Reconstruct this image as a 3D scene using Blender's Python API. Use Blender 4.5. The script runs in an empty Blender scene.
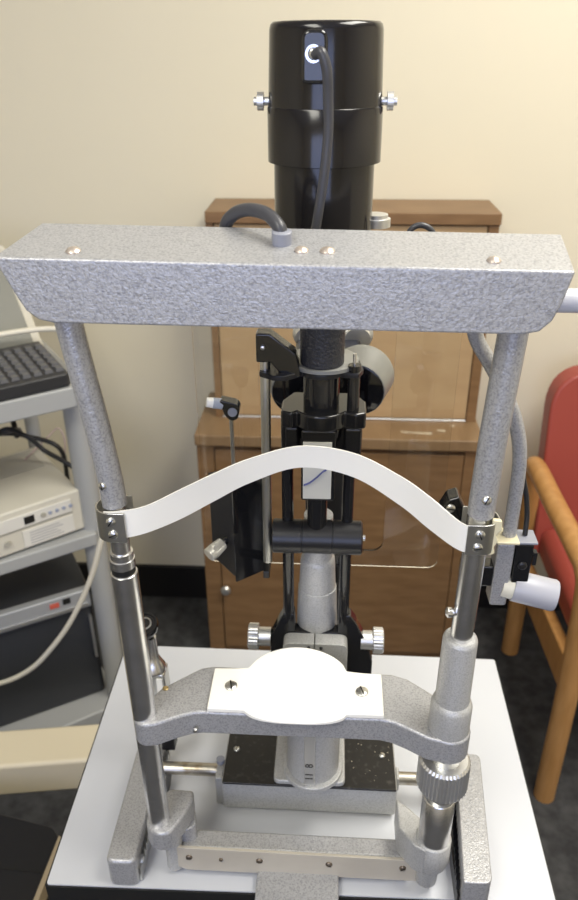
import bpy, bmesh, math, random
from mathutils import Vector, Matrix
random.seed(7)
C = bpy.context.scene.collection
S = bpy.context.scene

# ------------------------------------------------------------------ camera
cam_d = bpy.data.cameras.new('camera')
cam = bpy.data.objects.new('camera', cam_d); C.objects.link(cam)
cam_d.sensor_fit = 'VERTICAL'; cam_d.sensor_height = 24.0; cam_d.lens = 758.0/900*24
cam_d.clip_start = 0.02
Rr = [[0.99837265, 0.02306471, -0.05215425], [0.05685901, -0.47269658, 0.87938899], [-0.00437028, -0.88092336, -0.47323877]]
M4 = Matrix.Identity(4)
for i in range(3):
    M4[i][0] = Rr[i][0]; M4[i][1] = -Rr[i][1]; M4[i][2] = -Rr[i][2]
M4.translation = Vector((0.0234, -0.4627, 1.485))
cam.matrix_world = M4
S.camera = cam
cam_d.dof.use_dof = True
cam_d.dof.focus_distance = 0.58
cam_d.dof.aperture_fstop = 7.0

# ------------------------------------------------------------------ world, lights, exposure
S.view_settings.view_transform = 'Standard'; S.view_settings.look = 'None'
S.view_settings.gamma = 1; S.view_settings.use_curve_mapping = False
S.view_settings.exposure = 0.0
w = bpy.data.worlds.new('world'); S.world = w; w.use_nodes = True
w.node_tree.nodes['Background'].inputs[0].default_value = (0.85, 0.9, 1.0, 1)
w.node_tree.nodes['Background'].inputs[1].default_value = 0.3

def area(name, loc, rot, sx, sy, power, col):
    d = bpy.data.lights.new(name, 'AREA'); d.shape = 'RECTANGLE'; d.size = sx; d.size_y = sy
    d.energy = power; d.color = col
    o = bpy.data.objects.new(name, d); C.objects.link(o); o.location = loc; o.rotation_euler = rot
    return o
area('ceiling_panel_light', (0.75, 0.15, 2.56), (0, 0, 0), 0.6, 1.2, 41, (1.0, 0.965, 0.88))
area('ceiling_panel_light', (-0.65, -1.2, 2.56), (0, 0, 0), 0.6, 1.2, 26, (1.0, 0.97, 0.86))  # second panel, unseen, added near the front for more ambient light
area('window_light', (-0.2, -2.3, 1.55), (math.radians(90), 0, 0), 1.8, 1.2, 24, (0.44, 0.56, 1.0))

# ------------------------------------------------------------------ materials
def mat(name, col, rough=0.5, metal=0.0, bump=None, vary=None, trans=0.0, spec=0.5, ior=1.45, coat=0.0):
    m = bpy.data.materials.new(name); m.use_nodes = True
    nt = m.node_tree; b = nt.nodes['Principled BSDF']
    b.inputs['Base Color'].default_value = (*col, 1); b.inputs['Roughness'].default_value = rough
    b.inputs['Metallic'].default_value = metal; b.inputs['Specular IOR Level'].default_value = spec
    b.inputs['Transmission Weight'].default_value = trans; b.inputs['IOR'].default_value = ior
    b.inputs['Coat Weight'].default_value = coat; b.inputs['Coat Roughness'].default_value = 0.1
    tc = nt.nodes.new('ShaderNodeTexCoord')
    if bump:
        kind, scale, strength, dist = bump
        if kind == 'noise':
            t = nt.nodes.new('ShaderNodeTexNoise'); t.inputs['Scale'].default_value = scale; t.inputs['Detail'].default_value = 3
            out = t.outputs['Fac']
        else:
            t = nt.nodes.new('ShaderNodeTexVoronoi'); t.feature = 'SMOOTH_F1'; t.inputs['Scale'].default_value = scale
            out = t.outputs['Distance']
            n2 = nt.nodes.new('ShaderNodeTexNoise'); n2.inputs['Scale'].default_value = scale*0.8
            nt.links.new(tc.outputs['Object'], n2.inputs['Vector'])
            mx = nt.nodes.new('ShaderNodeMix'); mx.data_type = 'VECTOR'; mx.inputs['Factor'].default_value = 0.008
            nt.links.new(tc.outputs['Object'], mx.inputs[4]); nt.links.new(n2.outputs['Color'], mx.inputs[5])
            nt.links.new(mx.outputs[1], t.inputs['Vector'])
        if kind == 'noise': nt.links.new(tc.outputs['Object'], t.inputs['Vector'])
        bp = nt.nodes.new('ShaderNodeBump'); bp.inputs['Strength'].default_value = strength; bp.inputs['Distance'].default_value = dist
        nt.links.new(out, bp.inputs['Height']); nt.links.new(bp.outputs['Normal'], b.inputs['Normal'])
    if vary:
        col2, scale, lo, hi = vary[:4]
        st = vary[4] if len(vary) > 4 else (1, 1, 1)
        mp = nt.nodes.new('ShaderNodeMapping'); mp.inputs['Scale'].default_value = st
        t = nt.nodes.new('ShaderNodeTexNoise'); t.inputs['Scale'].default_value = scale; t.inputs['Detail'].default_value = 5
        nt.links.new(tc.outputs['Object'], mp.inputs['Vector']); nt.links.new(mp.outputs['Vector'], t.inputs['Vector'])
        r = nt.nodes.new('ShaderNodeValToRGB'); r.color_ramp.elements[0].position = lo; r.color_ramp.elements[1].position = hi
        r.color_ramp.elements[0].color = (*col, 1); r.color_ramp.elements[1].color = (*col2, 1)
        nt.links.new(t.outputs['Fac'], r.inputs['Fac']); nt.links.new(r.outputs['Color'], b.inputs['Base Color'])
    return m

HAM = mat('hammertone_grey', (0.45, 0.45, 0.455), 0.34, 0.35, ('voro', 430, 0.26, 0.0010), ((0.31, 0.31, 0.32), 650, 0.45, 0.65))
HAMF = mat('hammertone_fine', (0.50, 0.50, 0.49), 0.38, 0.3, ('noise', 900, 0.4, 0.0012), ((0.38, 0.38, 0.37), 800, 0.45, 0.65))
CHROME = mat('chrome', (0.85, 0.85, 0.86), 0.27, 1.0, None, ((0.62, 0.62, 0.63), 60, 0.3, 0.8))
STEEL = mat('satin_steel', (0.62, 0.62, 0.60), 0.3, 1.0)
ALU = mat('aluminium', (0.72, 0.72, 0.71), 0.38, 0.9)
BLK = mat('gloss_black', (0.010, 0.010, 0.011), 0.13, 0.0, None, None, 0, 0.6, coat=0.3)
BLKH = mat('lamp_black', (0.010, 0.009, 0.010), 0.15, 0.0, None, None, 0, 0.6)
BLKM = mat('satin_black', (0.013, 0.013, 0.015), 0.32, 0.0, ('noise', 500, 0.2, 0.0005))
WRINK = mat('wrinkle_black', (0.035, 0.035, 0.038), 0.42, 0.0, ('noise', 420, 0.7, 0.002))
DUSTY = mat('dusty_black', (0.016, 0.015, 0.014), 0.28, 0.0, None, ((0.07, 0.065, 0.06), 160, 0.55, 0.85))
ENDK = mat('end_knob_white', (0.62, 0.62, 0.65), 0.35)
RIV = mat('worn_rivet', (0.62, 0.54, 0.47), 0.35, 0.7)
BRONZE = mat('bronze_screw', (0.20, 0.165, 0.13), 0.35, 0.8)
WHITE = mat('white_plastic', (0.95, 0.93, 0.85), 0.35)
CREAMP = mat('cream_plate', (0.50, 0.46, 0.38), 0.35, 0.0, None, ((0.45, 0.41, 0.34), 30, 0.3, 0.7))
GREYP = mat('grey_plastic', (0.26, 0.27, 0.31), 0.4)
LILAC = mat('pale_grey_plastic', (0.38, 0.385, 0.43), 0.3)
TABLE = mat('table_laminate', (0.58, 0.595, 0.63), 0.35)
TEDGE = mat('black_edge', (0.012, 0.012, 0.012), 0.4)
WALL = mat('cream_wall', (0.79, 0.73, 0.575), 0.8, 0.0, ('noise', 180, 0.05, 0.001), ((0.775, 0.715, 0.56), 2, 0.3, 0.7))
CEIL = mat('ceiling_white', (0.85, 0.84, 0.8), 0.9)
FLOOR = mat('dark_carpet', (0.035, 0.035, 0.036), 0.95, 0.0, ('noise', 400, 0.5, 0.003), ((0.08, 0.08, 0.08), 30, 0.35, 0.75))
BASEB = mat('black_baseboard', (0.012, 0.011, 0.011), 0.5)
WOODC = mat('cabinet_wood', (0.25, 0.145, 0.068), 0.4, 0.0, None, ((0.19, 0.105, 0.047), 12, 0.3, 0.7, (1, 1, 5)))
WOODL = mat('hutch_panel_wood', (0.48, 0.335, 0.185), 0.42, 0.0, None, ((0.42, 0.28, 0.15), 10, 0.3, 0.75, (1, 1, 4)))
WOODW = mat('ledge_wood', (0.27, 0.175, 0.092), 0.4, 0.0, None, ((0.22, 0.138, 0.07), 12, 0.3, 0.7, (4, 1, 1)))
WOODA = mat('chair_beech', (0.54, 0.29, 0.105), 0.35, 0.0, None, ((0.42, 0.21, 0.065), 14, 0.3, 0.75, (4, 4, 0.8)))
RED = mat('red_vinyl', (0.33, 0.062, 0.045), 0.38, 0.0, ('noise', 500, 0.15, 0.001))
CARTM = mat('cart_grey', (0.37, 0.375, 0.37), 0.45)
CARTD = mat('cart_shelf_dark', (0.13, 0.13, 0.135), 0.6)
IVORY = mat('ivory_plastic', (0.62, 0.59, 0.50), 0.5)
IVORYD = mat('ivory_vents', (0.40, 0.38, 0.32), 0.6)
PAPER = mat('pale_label', (0.70, 0.68, 0.62), 0.6)
INK = mat('grey_ink', (0.30, 0.30, 0.32), 0.6)
BLUEI = mat('blue_ink', (0.08, 0.09, 0.25), 0.5)
DARKG = mat('dark_grey_plastic', (0.035, 0.037, 0.042), 0.45)
SILVP = mat('silver_plastic', (0.42, 0.43, 0.44), 0.4, 0.3)
KEY = mat('key_black', (0.03, 0.03, 0.032), 0.35)
CABLEB = mat('black_cable', (0.015, 0.015, 0.016), 0.4)
CABLEG = mat('grey_sheath', (0.06, 0.06, 0.066), 0.35)
CABLEC = mat('cream_cable', (0.72, 0.68, 0.57), 0.45)
BEIGE = mat('beige_enamel', (0.62, 0.55, 0.40), 0.4)
TANE = mat('tan_edge', (0.42, 0.34, 0.22), 0.6)
MIRR = mat('mirror_glass', (0.80, 0.80, 0.76), 0.15, 0.4)
LENS = mat('dark_lens', (0.006, 0.006, 0.008), 0.08, 0.0, None, None, 0, 0.7)
REDL = mat('red_button', (0.6, 0.12, 0.08), 0.5)
YELG = mat('yellowed_glue', (0.68, 0.62, 0.42), 0.5)
DRY = mat('chalky_residue', (0.62, 0.55, 0.42), 0.8)
ACR = mat('clear_acrylic', (0.97, 0.965, 0.94), 0.03, 0.0, None, None, 1.0, 0.4, 1.49)

# ------------------------------------------------------------------ helpers
def nb(): return bmesh.new()

def root_loc(p):
    while p.parent: p = p.parent
    return p.location.copy()

def obj(name, bm, m, parent=None, label=None, bevel=0.0, smooth=40, seg=2):
    bmesh.ops.recalc_face_normals(bm, faces=bm.faces)
    if parent is not None: off = root_loc(parent)
    else:
        xs = [v.co for v in bm.verts]
        off = Vector(((min(v.x for v in xs)+max(v.x for v in xs))/2, (min(v.y for v in xs)+max(v.y for v in xs))/2, min(v.z for v in xs)))
    for v in bm.verts: v.co -= off
    me = bpy.data.meshes.new(name); bm.to_mesh(me); bm.free()
    me.materials.append(m)
    o = bpy.data.objects.new(name, me); C.objects.link(o)
    if parent is not None: o.parent = parent
    else: o.location = off
    me.polygons.foreach_set('use_smooth', [True]*len(me.polygons))
    me.set_sharp_from_angle(angle=math.radians(smooth))
    if bevel:
        b = o.modifiers.new('bevel', 'BEVEL'); b.width = bevel; b.segments = seg; b.limit_method = 'ANGLE'; b.angle_limit = math.radians(40)
        b.harden_normals = True
    if label: o['label'] = label
    return o

def thing(name, loc, label, cat, group=None):
    o = bpy.data.objects.new(name, None); C.objects.link(o); o.location = loc; o.empty_display_size = 0.02
    o['label'] = label; o['category'] = cat
    if group: o['group'] = group
    return o
def tag(o, label, cat, group=None):
    o['label'] = label; o['category'] = cat
    if group: o['group'] = group
    return o
def struct(o): o['kind'] = 'structure'; return o

def bx(bm, x0, x1, y0, y1, z0, z1, M=None):
    vs = [bm.verts.new((x, y, z)) for x in (x0, x1) for y in (y0, y1) for z in (z0, z1)]
    for f in ((0,1,3,2),(4,6,7,5),(0,4,5,1),(2,3,7,6),(0,2,6,4),(1,5,7,3)): bm.faces.new([vs[i] for i in f])
    if M is not None:
        for v in vs: v.co = M @ v.co
    return bm

def frame(d):
    d = Vector(d).normalized()
    a = Vector((0, 0, 1)) if abs(d.z) < 0.9 else Vector((0, 1, 0))
    u = a.cross(d).normalized(); v = d.cross(u).normalized()
    return d, u, v

def lathe(bm, o, d, prof, n=32, caps=True, sx=1.0):
    """prof: list of (distance along d, radius)"""
    o = Vector(o); d, u, v = frame(d); rings = []
    for t, r in prof:
        rings.append([bm.verts.new(o + d*t + u*(math.cos(2*math.pi*k/n)*r*sx) + v*(math.sin(2*math.pi*k/n)*r)) for k in range(n)])
    for a, b in zip(rings, rings[1:]):
        for k in range(n): bm.faces.new((a[k], a[(k+1) % n], b[(k+1) % n], b[k]))
    if caps:
        if prof[0][1] > 1e-6: bm.faces.new(rings[0][::-1])
        if prof[-1][1] > 1e-6: bm.faces.new(rings[-1])
    return bm

def cyl(bm, p0, p1, r, r1=None, n=28):
    p0 = Vector(p0); p1 = Vector(p1)
    return lathe(bm, p0, p1-p0, [(0, r), ((p1-p0).length, r if r1 is None else r1)], n)

def catmull(pts, sub=8):
    P = [Vector(p) for p in pts]
    if len(P) < 3: return P
    out = []
    Q = [P[0]*2-P[1]] + P + [P[-1]*2-P[-2]]
    for i in range(1, len(Q)-2):
        for k in range(sub):
            t = k/sub
            a, b, c, d = Q[i-1], Q[i], Q[i+1], Q[i+2]
            out.append(0.5*((2*b)+(c-a)*t+(2*a-5*b+4*c-d)*t*t+(3*b-a-3*c+d)*t**3))
    out.append(P[-1])
    return out

def tube(bm, pts, r, n=14, sub=8, flat=1.0, radii=None):
    P = catmull(pts, sub); rings = []
    d, u, v = frame(P[1]-P[0])
    for i, p in enumerate(P):
        t = (P[min(i+1, len(P)-1)]-P[max(i-1, 0)]).normalized()
        u = (u - t*u.dot(t)).normalized(); v = t.cross(u)
        rr = r if radii is None else radii[0]+(radii[1]-radii[0])*i/(len(P)-1)
        rings.append([bm.verts.new(p + u*(math.cos(2*math.pi*k/n)*rr) + v*(math.sin(2*math.pi*k/n)*rr*flat)) for k in range(n)])
    for a, b in zip(rings, rings[1:]):
        for k in range(n): bm.faces.new((a[k], a[(k+1) % n], b[(k+1) % n], b[k]))
    bm.faces.new(rings[0][::-1]); bm.faces.new(rings[-1])
    return bm

def fillet(poly, r, n=5):
    out = []
    L = len(poly)
    for i in range(L):
        p = Vector(poly[i]); a = Vector(poly[i-1]); b = Vector(poly[(i+1) % L])
        rr = r[i] if isinstance(r, (list, tuple)) else r
        da = (a-p); db = (b-p)
        k = min(rr, da.length*0.49, db.length*0.49)
        if k < 1e-5: out.append(tuple(p)); continue
        p0 = p+da.normalized()*k; p1 = p+db.normalized()*k
        for j in range(n+1):
            t = j/n; out.append(tuple(p0*(1-t)**2 + p*2*t*(1-t) + p1*t*t))
    return out

def prism(bm, poly, h0, h1, plane='xy'):
    """extrude a 2-D outline; plane xy -> along z, xz -> along y, yz -> along x"""
    def P(a, b, h): return {'xy': (a, b, h), 'xz': (a, h, b), 'yz': (h, a, b)}[plane]
    A = [bm.verts.new(P(a, b, h0)) for a, b in poly]; B = [bm.verts.new(P(a, b, h1)) for a, b in poly]
    n = len(poly)
    for i in range(n): bm.faces.new((A[i], A[(i+1) % n], B[(i+1) % n], B[i]))
    bm.faces.new(A[::-1]); bm.faces.new(B)
    return bm

def screw(parent, p, axis, r, m=STEEL, h=0.0018, name='screw', slot=True):
    bm = nb(); lathe(bm, p, axis, [(-0.001, r), (h*0.4, r), (h*0.85, r*0.8), (h, r*0.45), (h*1.05, 0.0)], 20)
    o = obj(name, bm, m, parent)
    if slot:
        d, u, v = frame(axis); a = random.random()*3
        uu = u*math.cos(a)+v*math.sin(a); vv = d.cross(uu)
        M = Matrix((( uu.x, vv.x, d.x, p[0]), (uu.y, vv.y, d.y, p[1]), (uu.z, vv.z, d.z, p[2]), (0, 0, 0, 1)))
        bm = nb(); bx(bm, -r*0.85, r*0.85, -r*0.12, r*0.12, h*0.7, h*1.12, M)
        obj('slot', bm, TEDGE, o)
    return o

def text(name, body, size, m, parent, M, extrude=0.0002):
    cu = bpy.data.curves.new(name, 'FONT'); cu.body = body; cu.size = size; cu.extrude = extrude
    cu.align_x = 'CENTER'; cu.align_y = 'CENTER'
    t = bpy.data.objects.new(name+'_tmp', cu); C.objects.link(t)
    dg = bpy.context.evaluated_depsgraph_get()
    me = bpy.data.meshes.new_from_object(t.evaluated_get(dg)); bpy.data.objects.remove(t)
    off = root_loc(parent)
    me.transform(M); me.transform(Matrix.Translation(-off))
    me.materials.clear(); me.materials.append(m); me.name = name
    o = bpy.data.objects.new(name, me); C.objects.link(o); o.parent = parent
    return o

# ================================================================== ROOM
XL, XR, YB, YF, ZC = -2.3, 2.0, 1.345, -2.4, 2.6
bm = nb(); bx(bm, XL, XR, YF, YB, -0.05, 0); struct(obj('floor', bm, FLOOR))
bm = nb(); bx(bm, XL, XR, YF, YB, ZC, ZC+0.05); struct(obj('ceiling', bm, CEIL))
bm = nb(); bx(bm, XL-0.1, XR+0.1, YB, YB+0.1, -0.05, ZC+0.05); struct(obj('wall_back', bm, WALL))
bm = nb(); bx(bm, XL-0.1, XL, YF, YB, -0.05, ZC+0.05); struct(obj('wall_left', bm, WALL))
bm = nb(); bx(bm, XR, XR+0.1, YF, YB, -0.05, ZC+0.05); struct(obj('wall_right', bm, WALL))
bm = nb(); bx(bm, XL-0.1, XR+0.1, YF-0.1, YF, -0.05, ZC+0.05); struct(obj('wall_front', bm, WALL))
bm = nb(); bx(bm, XL, XR, YB-0.012, YB, 0, 0.115); struct(obj('baseboard_back', bm, BASEB, bevel=0.003))

# ================================================================== CABINET + HUTCH
cab = thing('storage_cabinet', (0.04, 1.21, 0), 'brown wooden floor cabinet against the cream wall behind the instrument, below the tan hutch', 'cabinet')
bm = nb(); bx(bm, -0.285, 0.372, 1.115, 1.335, 0.0, 0.655); obj('body', bm, WOODC, cab, bevel=0.002)
bm = nb(); bx(bm, -0.2885, -0.2475, 1.103, 1.115, 0.0, 0.652); obj('stile', bm, WOODC, cab, bevel=0.001)
bm = nb(); bx(bm, 0.34, 0.3755, 1.103, 1.115, 0.0, 0.652); obj('stile', bm, WOODC, cab, bevel=0.001)
door = nb(); bx(door, -0.245, 0.338, 1.100, 1.115, 0.03, 0.640); dr = obj('door', door, WOODC, cab, bevel=0.0015)
bm = nb(); lathe(bm, (-0.235, 1.100, 0.232), (0, -1, 0), [(0, 0.006), (0.008, 0.006), (0.009, 0.012), (0.014, 0.0135), (0.02, 0.010), (0.021, 0)], 24)
obj('knob', bm, ALU, dr, 'pale round knob with chrome rim')
bm = nb(); bx(bm, -0.29, 0.378, 1.088, 1.337, 0.656, 0.684); obj('worktop', bm, WOODW, cab, 'lighter worktop ledge with scuffs', bevel=0.003)
for x, y, l, a in ((0.235, 1.125, 0.055, -0.1), (0.285, 1.14, 0.02, 0.0), (0.20, 1.128, 0.02, 0.3), (0.315, 1.165, 0.008, 0.0)):
    bm = nb(); prism(bm, fillet([(x-l/2, y), (x, y-0.004), (x+l/2, y-0.006), (x+l/2, y+0.002), (x, y+0.003), (x-l/2, y+0.004)], 0.003), 0.6838, 0.6845)
    obj('scuff', bm, DRY, cab, 'pale flaked scuff marks on ledge')
hut = thing('cabinet_hutch', (0.06, 1.26, 0.684), 'tan wooden cupboard hutch standing on the brown cabinet ledge, behind the black lamp housing', 'hutch')
bm = nb(); bx(bm, -0.248, 0.366, 1.20, 1.337, 0.6845, 1.145); obj('body', bm, WOODC, hut, bevel=0.002)
bm = nb(); bx(bm, -0.252, -0.236, 1.188, 1.20, 0.6845, 1.145); obj('stile', bm, WOODC, hut, bevel=0.001)
bm = nb(); bx(bm, 0.350, 0.372, 1.188, 1.20, 0.6845, 1.145); obj('stile', bm, WOODC, hut, bevel=0.001)
bm = nb(); bx(bm, -0.234, 0.348, 1.191, 1.20, 0.690, 1.142); obj('panel', bm, WOODL, hut, 'lighter tan front panel', bevel=0.001)
bm = nb(); bx(bm, -0.252, 0.374, 1.182, 1.340, 1.1455, 1.170); obj('top', bm, WOODC, hut, bevel=0.002)
bm = nb(); cyl(bm, (-0.234, 1.1895, 0.6865), (0.348, 1.1895, 0.6865), 0.0022, n=10); obj('edge_strip', bm, ALU, hut, 'thin pale metal strip along foot of panel')

# ================================================================== CHAIR
ch = thing('armchair', (0.80, 0.95, 0), 'red vinyl armchair with round-cornered beech frame at right against the wall', 'armchair')
def chair_side(x):
    bm = nb(); tube(bm, [(x+0.035, 1.157, 0.0), (x+0.030, 1.15, 0.3), (x+0.012, 1.135, 0.52), (x+0.002, 1.115, 0.60), (x, 1.075, 0.622), (x, 0.92, 0.625), (x+0.004, 0.76, 0.625), (x+0.012, 0.715, 0.605), (x+0.016, 0.70, 0.54), (x+0.02, 0.697, 0.3), (x+0.02, 0.696, 0.0)], 0.0225, 16)
    obj('arm_frame', bm, WOODA, ch)
    M = Matrix.Translation((x+0.028, 0, 0))
    bm = nb(); prism(bm, [(0.70, 0.27), (1.15, 0.235), (1.15, 0.315), (0.70, 0.36)], x+0.022, x+0.048, 'yz'); obj('side_rail', bm, WOODA, ch, bevel=0.005)
    
chair_side(0.502); chair_side(1.07)
bm = nb(); bx(bm, 0.545, 1.055, 0.70, 1.12, 0.355, 0.445); obj('seat', bm, RED, ch, bevel=0.03, seg=5)
bm = nb(); prism(bm, fillet([(0.532, 0.37), (1.065, 0.37), (1.065, 0.825), (0.532, 0.825)], [0.01, 0.01, 0.10, 0.10], 8), -0.03, 0.03, 'xz')
for v in bm.verts: v.co = Vector((v.co.x, v.co.y + 1.125 + (v.co.z-0.37)*0.16, v.co.z))
obj('backrest', bm, RED, ch, bevel=0.018, seg=5)

# ================================================================== CART (rotated 35 degrees)
TH = math.radians(35); U = Vector((math.cos(TH), math.sin(TH), 0)); V = Vector((-math.sin(TH), math.cos(TH), 0))
O0 = Vector((-0.47, 0.80, 0))
def CM(extra=0.0, o=(0, 0, 0)):
    M = Matrix(((U.x, V.x, 0, O0.x), (U.y, V.y, 0, O0.y), (0, 0, 1, 0), (0, 0, 0, 1)))
    return M @ Matrix.Translation(o) @ Matrix.Rotation(extra, 4, 'Z')
def cbox(bm, a0, a1, b0, b1, z0, z1, M=None): return bx(bm, a0, a1, b0, b1, z0, z1, M or CM())
cart = thing('equipment_trolley', (CM() @ Vector((-0.28, 0.2, 0)))[:], 'grey metal equipment trolley with round posts and three shelves, left of the instrument', 'trolley')
bm = nb(); cbox(bm, -0.60, 0.03, -0.055, 0.37, 0.905, 0.945); obj('shelf', bm, CARTM, cart, bevel=0.004)
bm = nb(); cbox(bm, -0.60, 0.02, -0.01, 0.37, 0.57, 0.60); obj('shelf', bm, CARTM, cart, bevel=0.004)
bm = nb(); cbox(bm, -0.60, 0.02, -0.01, 0.42, 0.07, 0.12); obj('base_shelf', bm, CARTM, cart, bevel=0.006)
for a, b in ((0.023, 0.025), (-0.57, 0.02), (0.0, 0.34), (-0.57, 0.34)):
    p = CM() @ Vector((a, b, 0)); bm = nb(); cyl(bm, (p.x, p.y, 0.115), (p.x, p.y, 0.906), 0.0235 if b < 0.1 else 0.016); obj('post', bm, CARTM, cart)
for a, b in ((-0.03, 0.05), (-0.55, 0.05), (-0.03, 0.36), (-0.55, 0.36)):
    p = CM() @ Vector((a, b, 0)); bm = nb(); cyl(bm, (p.x-0.012, p.y, 0.028), (p.x+0.012, p.y, 0.028), 0.028); cyl(bm, (p.x, p.y, 0.045), (p.x, p.y, 0.072), 0.01); obj('castor', bm, BLKM, cart)
# keyboard
kM = CM(math.radians(2), (0.004, -0.045, 0.947))
kb = thing('computer_keyboard', (kM @ Vector((-0.22, 0.08, 0)))[:], 'black computer keyboard on the top shelf of the trolley', 'keyboard')
bm = nb(); prism(bm, fillet([(-0.44, -0.005), (0, -0.005), (0, 0.165), (-0.44, 0.165)], 0.008), 0.0, 0.024)
for v in bm.verts:
    if v.co.z > 0.01: v.co.z += v.co.y*0.06
    v.co = kM @ v.co
obj('case', bm, KEY, kb, bevel=0.003)
bm = nb(); kn = 0
keys = []
for r in range(6):
    for c in range(9):
        keys.append((-0.012-0.0195*c, 0.018+0.0225*r))
kp = None
for x, y in keys:
    z = 0.024+y*0.06
    if kp is None:
        k = nb(); Mk = Matrix.Identity(4)
        bx(k, -0.0075, 0.0075, -0.0085, 0.0085, 0, 0.006)
        for v in k.verts:
            if v.co.z > 0.003: v.co.x *= 0.75; v.co.y *= 0.75
        me = bpy.data.meshes.new('key'); bmesh.ops.recalc_face_normals(k, faces=k.faces); k.to_mesh(me); k.free(); me.materials.append(mat('key_cap', (0.10, 0.10, 0.105), 0.4))
        kp = bpy.data.objects.new('key', me); o = kp
    else: o = kp.copy()
    C.objects.link(o); o.parent = kb
    p = kM @ Vector((x, y, z)); o.location = p - kb.location; o.rotation_euler = (0, 0, TH+math.radians(2))
bm = nb(); bx(bm, -0.185, -0.165, 0.140, 0.146, 0.0325, 0.0335, kM); obj('badge', bm, PAPER, kb, 'small white badge strip')
# reclined display
mo = thing('display_monitor', (CM() @ Vector((-0.25, 0.24, 0.947)))[:], 'grey-screened monitor leaning back behind the black keyboard on the trolley', 'monitor')
Mm = CM(0, (0.012, 0.135, 0.955)) @ Matrix.Rotation(math.radians(38), 4, 'X')
bm = nb(); prism(bm, fillet([(-0.42, 0.0), (0.0, 0.0), (0.0, 0.27), (-0.42, 0.27)], 0.015), -0.025, 0.0); bm.transform(Mm); obj('bezel', bm, IVORY, mo, bevel=0.005)
bm = nb(); prism(bm, fillet([(-0.40, 0.012), (-0.018, 0.012), (-0.018, 0.255), (-0.40, 0.255)], 0.006), 0.0, 0.003); bm.transform(Mm); obj('screen', bm, mat('grey_screen', (0.27, 0.27, 0.24), 0.3), mo)
bm = nb(); cbox(bm, -0.30, -0.12, 0.15, 0.29, 0.9465, 0.962); obj('foot', bm, IVORY, mo, bevel=0.004)
bm = nb(); cbox(bm, -0.24, -0.18, 0.22, 0.27, 0.960, 1.03); obj('neck', bm, IVORY, mo, bevel=0.004)
# ivory device on second shelf
dM = CM(math.radians(5), (0.004, 0.012, 0.601))
dv = thing('video_printer', (dM @ Vector((-0.2, 0.12, 0)))[:], 'ivory boxy medical recorder with small black display on the middle trolley shelf', 'device')
bm = nb(); bx(bm, -0.40, 0.0, 0.0, 0.235, 0.004, 0.098, dM); obj('case', bm, IVORY, dv, bevel=0.005)
bm = nb(); bx(bm, -0.38, -0.022, -0.003, 0.0, 0.056, 0.084, dM); pn = obj('control_strip', bm, PAPER, dv, bevel=0.001)
bm = nb(); bx(bm, -0.118, -0.098, -0.0042, -0.003, 0.062, 0.078, dM); obj('display', bm, TEDGE, pn)
for k in range(5):
    bm = nb(); p = dM @ Vector((-0.080+0.014*k, -0.003, 0.070)); cyl(bm, p, p - V*0.002, 0.0038 if k else 0.0055, n=16); obj('button', bm, mat('button_blue', (0.32, 0.35, 0.45), 0.5) if k else IVORYD, pn)
bm = nb(); bx(bm, -0.38, -0.02, -0.001, 0.0, 0.051, 0.0535, dM); obj('tray_gap', bm, IVORYD, dv)
bm = nb(); bx(bm, -0.125, -0.022, -0.0022, 0.0, 0.010, 0.047, dM); lb = obj('front_label', bm, PAPER, dv)
bm = nb()
for k in range(5): bx(bm, -0.112, -0.045-0.006*(k % 3), -0.0027, -0.0022, 0.015+0.006*k, 0.0165+0.006*k, dM)
obj('print_lines', bm, INK, lb)
bm = nb()
for k in range(9): bx(bm, -0.30, -0.02, 0.135+0.010*k, 0.140+0.010*k, 0.098, 0.0985, dM)
obj('vents', bm, IVORYD, dv)
bm = nb()
p = dM @ Vector((-0.156, -0.001, 0.032)); cyl(bm, p, p - V*0.004, 0.006, n=20); obj('knob', bm, IVORYD, dv)
# dark device on base
eM = CM(math.radians(-4), (0.0, 0.045, 0.12))
de = thing('computer_tower', (eM @ Vector((-0.2, 0.1, 0)))[:], 'dark grey computer case lying on the lowest trolley shelf, silver control strip on front', 'computer')
bm = nb(); prism(bm, fillet([(-0.42, 0.0), (0.0, 0.0), (0.0, 0.29), (-0.42, 0.29)], 0.01), 0.001, 0.312); bm.transform(eM); obj('case', bm, DARKG, de, bevel=0.006)
bm = nb(); bx(bm, -0.40, -0.002, -0.012, 0.008, 0.268, 0.316, eM); cs = obj('control_strip', bm, SILVP, de, bevel=0.004)
bm = nb(); bx(bm, -0.39, -0.01, -0.014, -0.012, 0.274, 0.281, eM); obj('trim', bm, ALU, cs)
bm = nb(); bx(bm, -0.09, -0.07, -0.0135, -0.012, 0.293, 0.305, eM); obj('button', bm, REDL, cs, 'red button')
bm = nb(); bx(bm, -0.062, -0.046, -0.0135, -0.012, 0.295, 0.309, eM); obj('button', bm, TEDGE, cs, 'black button')
bm = nb(); bx(bm, -0.22, -0.216, -0.0135, -0.012, 0.288, 0.302, eM); obj('button', bm, TEDGE, cs)
bm = nb(); bx(bm, -0.012, -0.006, -0.010, 0.0, 0.12, 0.24, eM); obj('edge_trim', bm, ALU, de)
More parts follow.
